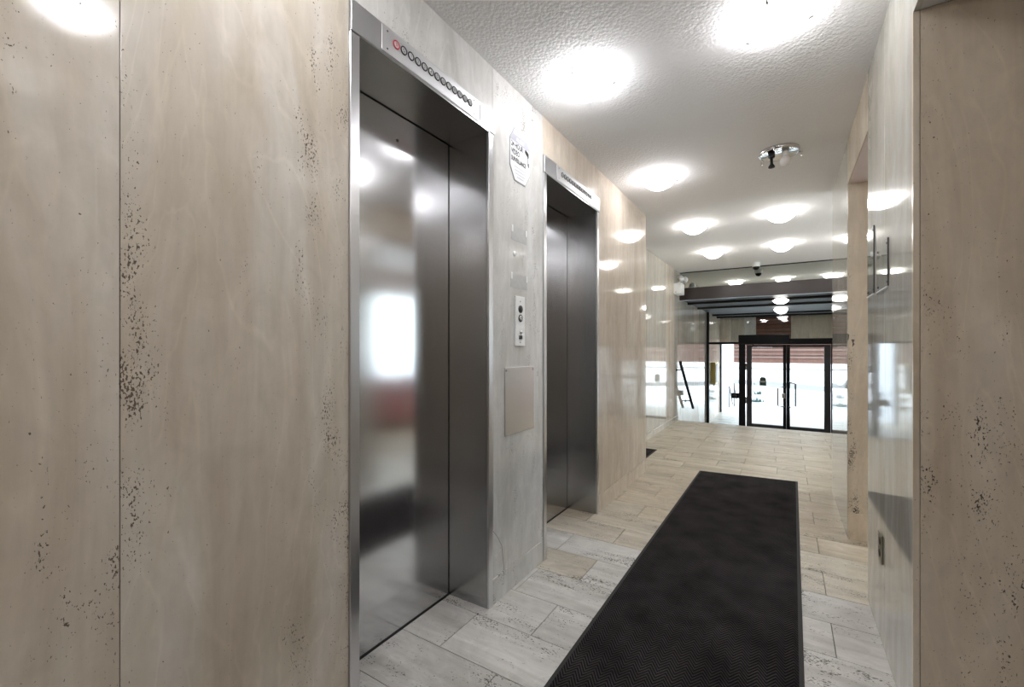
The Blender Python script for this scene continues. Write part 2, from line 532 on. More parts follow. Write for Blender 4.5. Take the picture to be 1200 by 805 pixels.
# ------------------------------------------------------------------ floor
fl = MB()
fl.box(-2.9, 0.9, -0.2, 6.45, -0.09, -0.012)
floor = fl.build('floor', 'grout', origin=(0, 0, 0))
tag(floor, 'travertine tiled lobby floor running from the elevators to the entry steps', 'floor', kind='structure')
E1 = (0.745, 1.405)
E2 = (1.826, 2.547)
row = 0.2135
tile_cache = {}
for k in range(-5, 24):
    y0 = 1.33 + row * k
    y1 = y0 + row
    xa = XF if y0 > 4.6 else (-1.9 if y0 > 3.5 else -1.19)
    xb = 0.9 if y1 > 3.7 else (0.5 if y1 > 2.2 else 0.30)
    if y0 < 1.5: xb = 0.9
    off = (-0.755 if k % 2 == 0 else -0.97 + 0.02 * math.sin(k * 2.1))
    xs = [xa]
    j = off - 0.448 * 6
    while j < xb - 0.06:
        if j > xa + 0.06: xs.append(j)
        j += 0.448
    xs.append(xb)
    for i in range(len(xs) - 1):
        a, b_ = xs[i], xs[i + 1]
        ym = (y0 + y1) / 2
        q = (ym - 1.55) / 0.75 + random.uniform(-0.35, 0.35)
        mt = 'floor_grey' if q < 0.5 else ('floor_mid' if q < 1.5 else 'floor_tan')
        w = round(b_ - a, 4)
        key = (w, mt)
        if key not in tile_cache:
            t = MB().chbox(-w / 2 + G, w / 2 - G, -row / 2 + G, row / 2 - G, -0.012, 0.0, 0.0006)
            ob = t.build('tile', mt, floor, origin=(0, 0, 0))
            tile_cache[key] = ob
        else:
            ob = tile_cache[key].copy(); col.objects.link(ob)
        ob.location = (S * (a + b_) / 2, S * ym, random.uniform(-0.0006, 0.0))
tag(B(XR + 0.6, 3.3, 0.15, 1.5, -0.09, 0.0).build('floor', 'floor_tan'), 'travertine floor of the side hall beside the honey coloured wall end', 'floor', kind='structure')
tag(B(-1.6, 1.0, -4.3, -0.2, -0.09, 0.0).build('floor', 'floor_grey'), 'travertine floor at the blind end of the elevator lobby', 'floor', kind='structure')
tag(B(0.9, 2.5, 2.2, 6.5, -0.09, 0.0).build('floor', 'floor_tan'), 'travertine floor of the side lounge behind the doorway piers', 'floor', kind='structure')
tag(B(0.5, 0.9, 2.2, 3.8, -0.09, -0.001).build('floor', 'floor_tan'), 'strip of travertine floor inside the lounge doorway', 'floor', kind='structure')

# steps down to the entry level
steps = thing('stairs', (0, 6.45, 0), 'travertine steps going down from the lobby floor to the entry doors', 'stairs', kind='structure')
B(XF, 0.9, 6.3, 6.45, LO, -0.0125).build('riser', 'floor_tan', steps)
for i in range(3):
    B(XF, 0.9, 6.45 + 0.215 * i, 6.45 + 0.215 * (i + 1), LO, -0.115 * (i + 1)).build('step', 'floor_tan', steps)
tag(B(-1.5, 1.1, 6.2, 11.3, LO - 0.1, LO).build('floor', 'floor_grey'), 'pale entry level floor at the foot of the steps by the glass doors', 'floor', kind='structure')

# ------------------------------------------------------------------ ceiling
c = MB()
c.box(-2.9, 3.4, -4.3, 6.66, CE, CE + 0.12)
tag(c.build('ceiling', 'ceiling', origin=(0, 0, 0)), 'white stippled plaster ceiling over the elevator lobby', 'ceiling', kind='structure')

# ------------------------------------------------------------------ left wall with the elevators
BX = -1.52
wall_left = tag(B(BX, XL - TH, -4.2, E1[0], 0, CE).build('wall_left', 'mortar', origin=(0, 0, 0)), 'wide beige travertine slab wall before the first elevator', 'wall', kind='structure')
wall_mid = tag(B(BX, XL - TH, E1[1], E2[0], 0, CE).build('wall_left', 'mortar', origin=(0, 0, 0)), 'grey travertine wall between the two elevator doorways', 'wall', kind='structure')
wall_end = tag(B(BX, XL - TH, E2[1], 3.63 - TH, 0, CE).box(-2.8, BX, 3.4, 3.63 - TH, 0, CE).build('wall_left', 'mortar', origin=(0, 0, 0)), 'tan travertine wall end past the second elevator', 'wall', kind='structure')
lint1 = tag(B(BX, XL - TH, E1[0], E1[1], 1.923, CE).build('wall_left', 'mortar', origin=(0, 0, 0)), 'travertine lintel above the first elevator with the round floor lamps', 'wall', kind='structure')
lint2 = tag(B(BX, XL - TH, E2[0], E2[1], 1.923, CE).build('wall_left', 'mortar', origin=(0, 0, 0)), 'travertine lintel above the second elevator', 'wall', kind='structure')

def slabs_X(parent, xf, sgn, edges, z0, z1, mats):
    """slabs on a wall plane x = xf, facing sgn"""
    for i in range(len(edges) - 1):
        mt = mats[i % len(mats)] if isinstance(mats, (list, tuple)) else mats
        xa, xb = sorted((xf, xf - sgn * TH))
        MB().chbox(xa, xb, edges[i] + GW, edges[i + 1] - GW, z0, z1, 0.0004).build('slab', mt, parent)

def slabs_Y(parent, yf, sgn, edges, z0, z1, mats):
    for i in range(len(edges) - 1):
        mt = mats[i % len(mats)] if isinstance(mats, (list, tuple)) else mats
        ya, yb = sorted((yf, yf - sgn * TH))
        MB().chbox(edges[i] + GW, edges[i + 1] - GW, ya, yb, z0, z1, 0.0004).build('slab', mt, parent)

slabs_X(wall_left, XL, 1, [-4.2, -3.915, -3.449, -2.983, -2.517, -2.051, -1.585, -1.119, -0.653, -0.187, 0.279, E1[0]], 0, CE, 'trav_beige')
slabs_X(lint1, XL, 1, [E1[0], E1[1] + 0.003], 1.925, CE, 'trav_grey')
slabs_X(wall_mid, XL, 1, [E1[1] + 0.003, E2[0]], 0.1, CE, 'trav_grey')
slabs_X(lint2, XL, 1, [E2[0], E2[1]], 1.925, CE, 'trav_tan')
slabs_X(wall_end, XL, 1, [E2[1], 3.02, 3.63], 0.1, CE, 'trav_tan')
slabs_Y(wall_end, 3.63, 1, [-2.8, -2.2, -1.6, XL - TH], 0, CE, 'trav_tan')

ck = MB()
cpt = [(1.4106, 0.2891), (1.4435, 0.2538), (1.4744, 0.2063), (1.4838, 0.149), (1.4934, 0.0929)]
for (p, q) in zip(cpt[:-1], cpt[1:]):
    ck.prism([(p[0] - 0.0009, p[1]), (p[0] + 0.0009, p[1]), (q[0] + 0.0009, q[1]), (q[0] - 0.0009, q[1])], 'X', XL - 0.0005, XL + 0.0004)
ck.build('crack', 'grout', wall_mid)

bb = thing('baseboard_left', (XL, 1.6, 0), 'low travertine base course along the foot of the elevator wall', 'baseboard', kind='structure')
MB().chbox(XL - TH, XL + 0.003, E1[1] + 0.003, E2[0] - 0.001, 0, 0.099, 0.0012).build('base_slab', 'trav_grey', bb)
MB().chbox(XL - TH, XL + 0.003, E2[1] + 0.001, 3.63, 0, 0.099, 0.0012).build('base_slab', 'trav_tan', bb)

# left wall past the side hall, running down to the entry
wf = MB()
wf.box(-1.5, XF - TH, 4.75 + TH, 11.2, LO, CE)
wf.box(-2.8, -1.5, 4.75 + TH, 4.95, 0, CE)
wall_far = wf.build('wall_left', 'mortar', origin=(0, 0, 0))
tag(wall_far, 'smoky polished travertine wall running past the steps to the entry doors', 'wall', kind='structure')
ed = [4.75, 5.25, 5.75, 6.25, 6.75, 7.25, 7.75, 8.25, 8.75, 9.2]
slabs_X(wall_far, XF, 1, ed, LO, CE, ['trav_hall', 'trav_hall', 'trav_tan', 'trav_hall'])
slabs_X(wall_far, XF, 1, [9.2, 9.9, 10.6, 11.2], LO, 1.8, 'trav_tan')
slabs_Y(wall_far, 4.75, -1, [-2.8, -2.3, -1.8, XF - TH], 0, CE, 'trav_tan')
tag(MB().chbox(XF, XF + 0.004, 4.75, 6.44, 0.0, 0.07, 0.0008).build('baseboard_left', 'trav_hall'), 'low travertine base course on the smoky wall before the steps', 'baseboard', kind='structure')
tag(B(-2.9, -2.8, 3.3, 5.0, 0, CE).build('wall_left', 'pinkwall'), 'painted end wall of the small side hall past the elevators', 'wall', kind='structure')

# ------------------------------------------------------------------ right wall: two piers with doorways between
HD = 1.868        # head of the doorways
wr = MB()
wr.box(XR + TH, 1.6, 1.5 + TH, 2.23 - TH, 0, CE)
wr.box(XR + TH, 1.6, -4.2, 0.15, 0, CE)
wr.box(XR + TH, 0.47, 0.15, 1.5 + TH, HD + 0.012, CE)
wall_right = wr.build('wall_right', 'mortar', origin=(0, 0, 0))
tag(wall_right, 'travertine clad wall end beside the runner with glossy side face and outlet', 'wall', kind='structure')
slabs_X(wall_right, XR, -1, [1.5 + TH, 1.88, 2.23], 0, CE, 'trav_pier')
slabs_X(wall_right, XR, -1, [-4.2, -3.4, -2.8, -2.2, -1.6, -1.0, -0.4, 0.15], 0, CE, 'trav_beige')
slabs_X(wall_right, XR, -1, [0.15, 0.82, 1.5 + TH], HD, CE, 'trav_pier')
slabs_Y(wall_right, 1.5, -1, [XR - 0.0011, XR + TH, 0.74, 1.2, 1.6], 0, HD, 'trav_face')
slabs_Y(wall_right, 2.23, 1, [XR + TH, 0.9, 1.6], 0, CE, 'trav_tan')
tag(B(XR + TH, 3.3, 0.15, 1.5 - 0.001, HD, HD + 0.012).build('ceiling', 'ceil_paint'), 'lower smooth white ceiling of the side hall', 'ceiling', kind='structure')
tag(B(1.0, 3.3, 0.05, 0.15, 0, CE).build('wall_right', 'pinkwall'), 'painted side wall of the right hand hall', 'wall', kind='structure')
tag(B(1.6, 3.3, 1.5, 1.6, 0, CE).build('wall_right', 'pinkwall'), 'painted far side wall of the right hand hall', 'wall', kind='structure')
tag(B(3.3, 3.4, 0.05, 1.6, 0, CE).build('wall_right', 'pinkwall'), 'painted end wall of the right hand hall', 'wall', kind='structure')

w2 = MB()
w2.box(XR + TH, 0.48, 2.9 + TH, 3.78 - TH, 0, CE)
w2.box(XR + TH, 0.48, 2.23, 2.9 + TH, 1.885, CE)
pier2 = w2.build('wall_right', 'mortar', origin=(0, 0, 0))
tag(pier2, 'narrow travertine pier past the lounge doorway with pale jamb', 'wall', kind='structure')
slabs_X(pier2, XR, -1, [2.9 + TH, 3.34, 3.78], 0, CE, 'trav_pier')
slabs_X(pier2, XR, -1, [2.23, 2.9], 1.875, CE, 'trav_face')
slabs_Y(pier2, 2.9, -1, [XR + 0.001, 0.48], 0, 1.873, 'trav_face')
slabs_Y(pier2, 3.78, 1, [XR + TH, 0.48], 0, CE, 'trav_tan')
B(XR + 0.005, 0.48, 2.23, 2.9, 1.873, 1.885).build('soffit_board', 'pinkwall', pier2)
MB().chbox(XR + 0.001, 0.48, 2.893, 2.9, 0, 0.14, 0.001).build('base_slab', 'trav_face', pier2)

def chip(poly, y):
    MB().prism(poly, 'Y', y - 0.0006, y).build('chip', 'grout', pier2)
chip([(0.2945, 1.054), (0.309, 1.052), (0.304, 1.037), (0.309, 1.028), (0.298, 1.012), (0.300, 1.034)], 2.9)
chip([(0.2785, 1.085), (0.286, 1.078), (0.284, 1.055), (0.2785, 1.042)], 2.9)

# lounge behind the piers
wlng = MB()
wlng.box(2.4, 2.5, 2.2, 2.9, 0, CE); wlng.box(2.4, 2.5, 6.1, 6.5, 0, CE)
wlng.box(2.4, 2.5, 2.9, 6.1, 0, 0.55); wlng.box(2.4, 2.5, 2.9, 6.1, 1.8, CE)
tag(wlng.build('wall_right', 'pinkwall', origin=(0, 0, 0)), 'pale pink lounge wall around the long window', 'wall', kind='structure')
tag(B(1.6, 2.4, 2.2, 2.3, 0, CE).build('wall_right', 'pinkwall'), 'pale pink near end wall of the lounge', 'wall', kind='structure')
we = B(0.9, 2.5, 6.45, 6.55, LO, CE)
tag(we.build('wall_right', 'pinkwall', origin=(0, 0, 0)), 'pale pink far end wall of the lounge', 'wall', kind='structure')
win = thing('window_right_offscreen', (2.45, 4.5, 0.55), 'long four pane daylight window in the lounge wall', 'window', kind='structure')
wfm = MB()
for z in (0.55, 1.76): wfm.box(2.42, 2.48, 2.9, 6.1, z, z + 0.04)
for y in (2.9, 3.69, 4.48, 5.27, 6.06): wfm.box(2.42, 2.48, y, y + 0.04, 0.59, 1.76)
wfm.build('window_frame', 'white_enamel', win)
for y in (2.94, 3.73, 4.52, 5.31): B(2.447, 2.453, y, y + 0.75, 0.59, 1.76).build('pane', 'glass', win)

sofa = thing('lounge_sofa', (2.1, 4.4, 0), 'dusty rose sofa under the lounge window', 'sofa')
MB().chbox(1.85, 2.33, 3.6, 5.2, 0.06, 0.22, 0.02).build('base', 'sofa', sofa)
for y in (3.72, 4.42): MB().chbox(1.85, 2.2, y, y + 0.68, 0.22, 0.34, 0.03).build('seat_cushion', 'sofa', sofa)
MB().chbox(2.2, 2.36, 3.6, 5.2, 0.22, 0.62, 0.03).build('backrest', 'sofa', sofa)
for y in (3.58, 5.1): MB().chbox(1.85, 2.36, y, y + 0.12, 0.06, 0.46, 0.02).build('armrest', 'sofa', sofa)
for x in (1.9, 2.28):
    for y in (3.64, 5.12): B(x, x + 0.04, y, y + 0.04, 0, 0.06).build('leg', 'black', sofa)

# wall at the blind end and by the steps
tag(B(-1.6, 1.6, -4.3, -4.2, 0, CE).build('wall_back', 'trav_beige'), 'travertine wall closing the blind end of the lobby', 'wall', kind='structure')
wst = MB(); wst.box(0.9 + TH, 0.93, 6.55, 11.2, LO, 2.0)
wall_st = wst.build('wall_right', 'mortar', origin=(0, 0, 0))
tag(wall_st, 'travertine wall on the far side of the entry steps', 'wall', kind='structure')
slabs_X(wall_st, 0.9, -1, [6.55, 7.2, 7.85, 8.5, 9.2, 9.9, 10.6, 11.2], LO, 1.72, 'trav_hall')

# ------------------------------------------------------------------ entry: fascia beam, mirror strip, dark soffit
tag(B(XF, 0.9, 6.60, 6.70, 1.705, 1.877).build('trim_1', 'beam'), 'dark brown fascia beam spanning above the entry steps', 'beam', kind='structure')
tag(B(XF, 0.9, 6.63, 6.64, 1.877, CE - 0.008).build('trim_2', 'mirror'), 'smoky mirror strip between the ceiling and the brown beam', 'mirror', kind='structure')
tag(B(XF, 0.9, 6.615, 6.65, CE - 0.010, CE).build('trim_3', 'black_metal'), 'thin black trim along the top of the mirror strip', 'trim', kind='structure')
sf = B(XF, 0.9, 6.7, 11.3, 1.725, 1.80).build('ceiling', 'soffit', origin=(0, 0, 0))
tag(sf, 'dark lowered soffit with cross joists over the entry steps', 'ceiling', kind='structure')
for y in (7.2, 8.1, 9.9, 10.6):
    B(XF, 0.9, y, y + 0.09, 1.695, 1.725).build('joist', 'soffit', sf)
tag(B(-2.9, 1.1, 6.66, 11.4, 2.0, 2.1).build('ceiling', 'plaster'), 'roof slab above the entry soffit', 'ceiling', kind='structure')

# solid panels behind the transom, coloured as its reflection of the lobby
hw = thing('transom_reflection', (0, 11.2, 1.1), 'panels of travertine and brown slats imitating the lobby reflection in the transom', 'wall', kind='structure')
def xat(px, Y):
    r = (px - 600) / 511.6
    return Y * (r * math.cos(.5594) - math.sin(.5594)) / (r * math.sin(.5594) + math.cos(.5594))
Yo = 11.2
B(XF, xat(856, Yo), Yo, Yo + 0.05, 1.15, 1.725).build('reflected_slab', 'trav_tan', hw)
B(xat(856, Yo) + .003, xat(872, Yo), Yo, Yo + 0.05, 1.15, 1.725).build('reflected_slab', 'trav_hall', hw)
B(xat(872, Yo) + .003, xat(886, Yo), Yo, Yo + 0.05, 1.15, 1.725).build('reflected_slab', 'trav_grey', hw)
B(xat(927, Yo), xat(948, Yo), Yo, Yo + 0.05, 1.15, 1.725).build('reflected_slab', 'trav_tan', hw)
B(xat(948, Yo) + .003, 0.95, Yo, Yo + 0.05, 1.15, 1.725).build('reflected_slab', 'trav_face', hw)
for i in range(7):
    z = 1.15 + i * 0.082
    MB().chbox(xat(886, Yo) + .003, xat(927, Yo) - .003, Yo, Yo + 0.05, z, z + 0.07, 0.006).build('reflected_slat', 'brown_wood', hw)
B(xat(886, Yo), xat(927, Yo), Yo + 0.05, Yo + 0.07, 1.15, 1.725).build('backing', 'soffit', hw)
tag(B(XF + 0.0, XF + 0.03, Yo, Yo + 0.06, LO, 1.15).build('trim_4', 'black_metal'), 'slim black post at the outer end of the entry wall', 'trim', kind='structure')

# glazed screen with the double doors
D = 9.2
tf = thing('trim_5', (0, D, LO), 'black metal frame around the glazed entry doors and sidelights', 'door frame', kind='structure')
def fbar(name, x0, x1, z0, z1, y0=D - 0.035, y1=D + 0.035, m='black_metal'):
    return MB().chbox(x0, x1, y0, y1, z0, z1, 0.003).build(name, m, tf)
fbar('mullion', XF, XF + 0.04, LO, 1.725)
fbar('mullion', -0.737, -0.63, LO, 1.1)
fbar('mullion', 0.66, 0.72, LO, 1.1)
fbar('transom_bar', XF + 0.04, -0.737, 1.10, 1.14)
fbar('transom_bar', -0.737, 0.9, 1.09, 1.195)
fbar('sill_bar', XF + 0.04, -0.737, LO, LO + 0.035)
op = MB().chbox(-0.737, 0.062, D - 0.13, D - 0.036, 1.09, 1.268, 0.005).build('door_operator', 'black_metal', tf)
B(-0.72, 0.045, D - 0.1315, D - 0.1295, 1.11, 1.113).build('cover_seam', 'dark_alu', op)
MB().tube([(-0.5, D - 0.09, 1.09), (-0.52, D - 0.09, 1.05), (-0.2, D - 0.06, 1.045)], 0.009, 8).build('operator_arm', 'chrome', op)

wn2 = thing('window_2', (-1.0, D, LO), 'glass sidelight beside the entry doors', 'window', kind='structure')
B(XF + 0.04, -0.737, D - 0.003, D + 0.003, LO + 0.035, 1.10).build('pane', 'glass', wn2)
wn3 = thing('window_3', (0, D, 1.19), 'glass transom above the entry doors', 'window', kind='structure')
B(XF + 0.04, 0.9, D - 0.003, D + 0.003, 1.196, 1.72).build('pane', 'glass', wn3)
wn4 = thing('window_4', (0.8, D, LO), 'glass sidelight at the far side of the entry doors', 'window', kind='structure')
B(0.72, 0.9, D - 0.003, D + 0.003, LO + 0.02, 1.09).build('pane', 'glass', wn4)

def leaf(name, x0, x1, hinge, label, st, mid):
    t = thing(name, ((x0 + x1) / 2, D, LO), label, 'door', kind='structure')
    z0, z1 = LO + 0.01, 1.085
    y0, y1 = D - 0.022, D + 0.022
    fr = MB()
    sl, sr = (st, mid) if hinge < 0 else (mid, st)
    MB().chbox(x0, x0 + sl, y0, y1, z0, z1, 0.003).build('stile', 'dark_alu' if hinge < 0 else 'black_metal', t)
    MB().chbox(x1 - sr, x1, y0, y1, z0, z1, 0.003).build('stile', 'dark_alu' if hinge > 0 else 'black_metal', t)
    MB().chbox(x0 + sl, x1 - sr, y0, y1, z0, z0 + 0.085, 0.003).build('bottom_rail', 'dark_alu', t)
    MB().chbox(x0 + sl, x1 - sr, y0, y1, z1 - 0.045, z1, 0.003).build('top_rail', 'dark_alu', t)
    B(x0 + sl, x1 - sr, D - 0.003, D + 0.003, z0 + 0.085, z1 - 0.045).build('pane', 'glass', t)
    return t
d1 = leaf('door_1', -0.61, 0.0145, -1, 'glazed entry door leaf with green sticker and lock plate', 0.085, 0.05)
d2 = leaf('door_2', 0.0155, 0.655, 1, 'glazed entry door leaf hinged beside the pale pier', 0.09, 0.055)
def pull(t, x, s, z0, z1, w):
    pts = [(x, D - 0.02, z0), (x, D - 0.075, z0), (x + s * w, D - 0.095, z0 + 0.02), (x + s * w, D - 0.095, z1 - 0.02), (x, D - 0.075, z1), (x, D - 0.02, z1)]
    return MB().tube(pts, 0.014, 10).build('pull_handle', 'pull', t)
pull(d1, -0.025, -1, -0.02, 0.33, 0.09)
pull(d2, 0.06, 1, -0.02, 0.42, 0.09)
B(-0.055, 0.0, D - 0.03, D - 0.0225, 0.13, 0.22).build('lock_plate', 'chrome', d1)
st = MB()
st.prism([(-0.40, 0.34), (-0.295, 0.34), (-0.295, 0.47), (-0.32, 0.495), (-0.375, 0.495), (-0.40, 0.47)], 'Y', D - 0.0048, D - 0.0035)
st.build('sticker', 'green', d1)
B(-0.385, -0.31, D - 0.0056, D - 0.005, 0.40, 0.43).build('sticker_print', 'print_pale', d1)
for z in (0.0, 0.62): MB().lathe([(0.012, z), (0.012, z + 0.12)], -0.618, D - 0.03, 12).build('hinge', 'chrome', d1)
act = thing('door_push_plate', (-0.79, D - 0.03, 0.14), 'dark square push plate beside the entry door frame', 'door opener')
MB().chbox(-0.86, -0.738, D - 0.06, D - 0.005, 0.085, 0.185, 0.004).build('housing', 'black_metal', act)
MB().lathe([(0.0, D - 0.068), (0.035, D - 0.066), (0.035, D - 0.06)], -0.80, 0, 20, axis='Y', cz=0.135).build('button', 'dark_alu', act)

# brass box on the entry wall
bx = thing('brass_wall_box', (XF, 9.9, 0.3), 'brass box on the entry wall behind the sidelight', 'wall box')
MB().chbox(XF, XF + 0.085, 9.72, 10.1, 0.29, 0.735, 0.004).build('body', 'brass', bx)
B(XF + 0.0852, XF + 0.09, 9.76, 10.06, 0.32, 0.70).build('dark_reflection', 'beam', bx)  # dark sheet, a reflection painted onto the side of the box
MB().lathe([(0.0, 0.25), (0.012, 0.26), (0.012, 0.29)], XF + 0.05, 9.8, 10).build('finial', 'brass', bx)

# handrail by the steps
hr = thing('handrail', (XF, 6.7, 0), 'black handrail sloping down the wall beside the steps', 'handrail')
Xh = -1.215
pts = [(Xh, 6.275, 0.835), (Xh, 6.29, 0.805), (Xh, 6.45, 0.685), (Xh, 7.2, 0.12), (Xh, 7.23, 0.095)]
MB().tube(pts, 0.019, 12).build('rail', 'black_metal', hr)
for (y, z) in ((6.38, 0.735), (7.03, 0.24)):
    br = MB().tube([(XF, y, z - 0.02), (XF + 0.05, y, z - 0.02), (Xh, y, z)], 0.008, 8).build('bracket', 'black_metal', hr)
    MB().lathe([(0.02, XF), (0.02, XF + 0.006)], 0, y, 14, axis='X', cz=z - 0.02).build('rosette', 'black_metal', br)

# ------------------------------------------------------------------ outdoors
GR = -0.72
gp = MB().prism([(-40, 11.3), (40, 11.3), (60, 70), (-60, 70)], 'Z', GR - 0.3, GR).build('ground', 'concrete', origin=(0, 0, 0))
tag(gp, 'bright pale forecourt paving outside the entry doors', 'ground', kind='structure')
tag(B(-2.6, 2.2, 11.3, 13.2, GR, LO - 0.01).build('entry_landing', 'concrete'), 'grey landing outside the entry doors', 'landing', kind='structure')
rd = MB().prism([(-14, 29), (-6, 26.0), (-2.0, 24.5), (4, 19.8), (14, 15), (14, 16.6), (4.5, 22.2), (-1.2, 27.5), (-6, 29.5), (-14, 33)], 'Z', GR, GR + 0.01)
tag(rd.build('driveway', 'asphalt', origin=(0, 0, 0)), 'grey driveway curving across the pale forecourt', 'driveway', kind='structure')
rd2 = MB().prism([(-20, 47), (30, 38), (30, 40.5), (-20, 50.5)], 'Z', GR, GR + 0.01)
tag(rd2.build('road', 'asphalt', origin=(0, 0, 0)), 'straight grey road strip far beyond the forecourt', 'road', kind='structure')
fb = thing('brick_building', (0, 66, GR), 'low brown brick building across the road beyond the doors', 'building')
B(-26, 30, 65, 75, GR, 8).build('wall', 'brick_far', fb)
for i, z in enumerate((-0.1, 0.35, 0.85, 1.3, 1.8, 2.3, 2.9, 3.5)):
    B(-26.05, 30.05, 64.8, 65, z, z + (0.12 if i % 2 else 0.2)).build('brick_band', 'brick_band', fb)
wing = B(-1.5, XF, 11.3, 14.4, GR, 1.9).build('wall_outside', 'ext_white')
tag(wing, 'white rendered wing wall outside the entry', 'wall', kind='structure')
orl = thing('outdoor_handrail', (-1.2, 12.3, GR), 'thin metal handrail sloping along the white outside wall', 'handrail')
MB().tube([(-1.2, 12.15, 0.06), (-1.2, 12.3, 0.06), (-1.2, 12.75, -0.25), (-1.2, 13.19, -0.55)], 0.014, 8).build('rail', 'dark_alu', orl)
MB().tube([(-1.12, 12.45, 0.12), (-1.12, 12.6, 0.12), (-1.12, 13.0, -0.2), (-1.12, 13.19, -0.36)], 0.014, 8).build('rail', 'dark_alu', orl)
for (x, y, z) in ((-1.2, 12.3, 0.06), (-1.12, 12.6, 0.12)):
    MB().tube([(x, y, z), (x, y, LO - 0.01)], 0.012, 8).build('post', 'dark_alu', orl)
pl = thing('planter', (-0.72, 14.4, GR), 'pale round tiered planter with grey green plants outside the door', 'planter')
px_ = xat(887.5, 14.4)
pl.location.x = px_ * S
MB().lathe([(0.13, GR), (0.16, GR + 0.02), (0.17, GR + 0.16), (0.19, GR + 0.18), (0.19, GR + 0.21), (0.11, GR + 0.21)], px_, 14.4, 24).build('lower_bowl', 'ext_white', pl)
MB().lathe([(0.05, GR + 0.21), (0.05, GR + 0.33), (0.14, GR + 0.38), (0.15, GR + 0.42), (0.08, GR + 0.42)], px_, 14.4, 24).build('upper_bowl', 'ext_white', pl)
for zz, rr, n in ((GR + 0.24, 0.15, 16), (GR + 0.46, 0.11, 12)):
    fo = MB()
    for i in range(n * 3):
        a = random.uniform(0, 6.28); r = rr * random.uniform(.3, 1); h = random.uniform(.03, .1)
        x, y = px_ + r * math.cos(a), 14.4 + r * math.sin(a)
        da = random.uniform(0, 6.28); w = 0.025
        fo._add([(x - w * math.cos(da), y - w * math.sin(da), zz - .03), (x + w * math.cos(da), y + w * math.sin(da), zz - .03), (x + .03 * math.cos(a), y + .03 * math.sin(a), zz + h)], [(0, 1, 2)])
    o = fo.build('foliage', 'leaf', pl)
    o['kind'] = 'stuff'
sp_ = thing('sign_post', (xat(884, 17), 17, GR), 'thin pale post standing on the forecourt', 'post')
MB().tube([(xat(884, 17), 17, GR), (xat(884, 17), 17, -0.05)], 0.02, 8).build('pole', 'asphalt', sp_)
B(xat(884, 17) - .06, xat(884, 17) + .06, 16.97, 16.99, -0.12, 0.0).build('plate', 'ext_white', sp_)

# ------------------------------------------------------------------ elevators
FLO = ['B', 'G'] + [str(i) for i in range(1, 12)]
def elevator(e, label, ind, plate_y, red):
    y0, y1 = e
    XD = -1.165
    t = thing('elevator_entrance', (XL, (y0 + y1) / 2, 0), label, 'elevator')
    fw = 0.030
    # jambs: a channel lining with a bright nosing at the wall face
    for (a, b_, sg) in ((y0, y0 + fw, 1), (y1 - fw, y1, -1)):
        j = MB().box(XD - 0.02, XL - 0.004, a, b_, 0, 1.838)
        jo = j.build('jamb', 'steel_dk', t)
        MB().chbox(XL - 0.004, XL + 0.006, a, b_, 0, 1.838, 0.0015).build('jamb_nosing', 'steel_lt', jo)
    B(XD - 0.02, XL - 0.0605, y0 + fw, y1 - fw, 1.8385, 1.85).build('head_lining', 'steel_dk', t)
    hd = MB().chbox(XL - 0.06, XL + 0.010, y0, y1 + 0.002, 1.838, 1.922, 0.0015).build('header', 'steel_head', t)
    ip = MB().chbox(XL + 0.010, XL + 0.0125, ind[0], ind[1], 1.843, 1.918, 0.0008).build('indicator_panel', 'steel_ind', hd)
    B(XD, XL + 0.0085, y0 + fw, y1 - fw, 1.8355, 1.838).build('head_soffit', 'steel_dk', t)
    # door leaf, sill, shadow gap
    dr = MB().chbox(XD - 0.02, XD, y0 + fw + 0.0015, y1 - fw - 0.0035, 0.006, 1.832, 0.001).build('door_panel', 'steel', t)
    MB().lathe([(0.0055, XD), (0.0055, XD + 0.001)], 0, y0 + (y1 - y0) * 0.53, 14, axis='X', cz=1.74).build('key_hole', 'black', dr)
    B(XD - 0.03, XD + 0.004, y0 + fw, y1 - fw, -0.002, 0.004).build('sill', 'black', t)
    B(XD - 0.06, XD - 0.03, y0, y1, 0, 1.85).build('shaft_backing', 'black', t)
    # floor indicator lamps: 13 ringed lenses with numerals
    X0 = XL + 0.0125
    for i, s_ in enumerate(FLO):
        y = ind[2] + (ind[3] - ind[2]) * i / 12
        z = 1.886
        rg = MB().lathe([(0.0125, X0), (0.0125, X0 + 0.0022), (0.0095, X0 + 0.0022), (0.0095, X0 + 0.0008)], 0, y, 24, axis='X', cz=z).build('indicator_ring', 'red' if (red and i == 0) else 'print_black', ip)
        ln = MB().lathe([(0.0095, X0), (0.0095, X0 + 0.0012)], 0, y, 20, axis='X', cz=z).build('indicator_lens', 'lens', ip)
        text_part(s_, 0.0145 if len(s_) == 1 else 0.012, 'red' if (red and i == 0) else 'print_black', ip, X0 + 0.0016, y, z, 'CENTER', 'numeral')
    for y in (ind[0] + 0.02, ind[1] - 0.03):
        for z in (1.856, 1.906):
            MB().lathe([(0.003, X0), (0.002, X0 + 0.001)], 0, y, 10, axis='X', cz=z).build('screw', 'dark_alu', ip)
    if plate_y:
        B(XL + 0.010, XL + 0.0115, plate_y, plate_y + 0.0015, 1.852, 1.91).build('slot', 'black', hd)
    return t
elevator(E1, 'brushed steel elevator doorway beside the wide beige travertine slabs', (0.845, 1.302, 0.898, 1.248), 1.312, True)
elevator(E2, 'brushed steel elevator doorway past the call panel and surveillance sign', (1.955, 2.54, 2.015, 2.40), None, False)

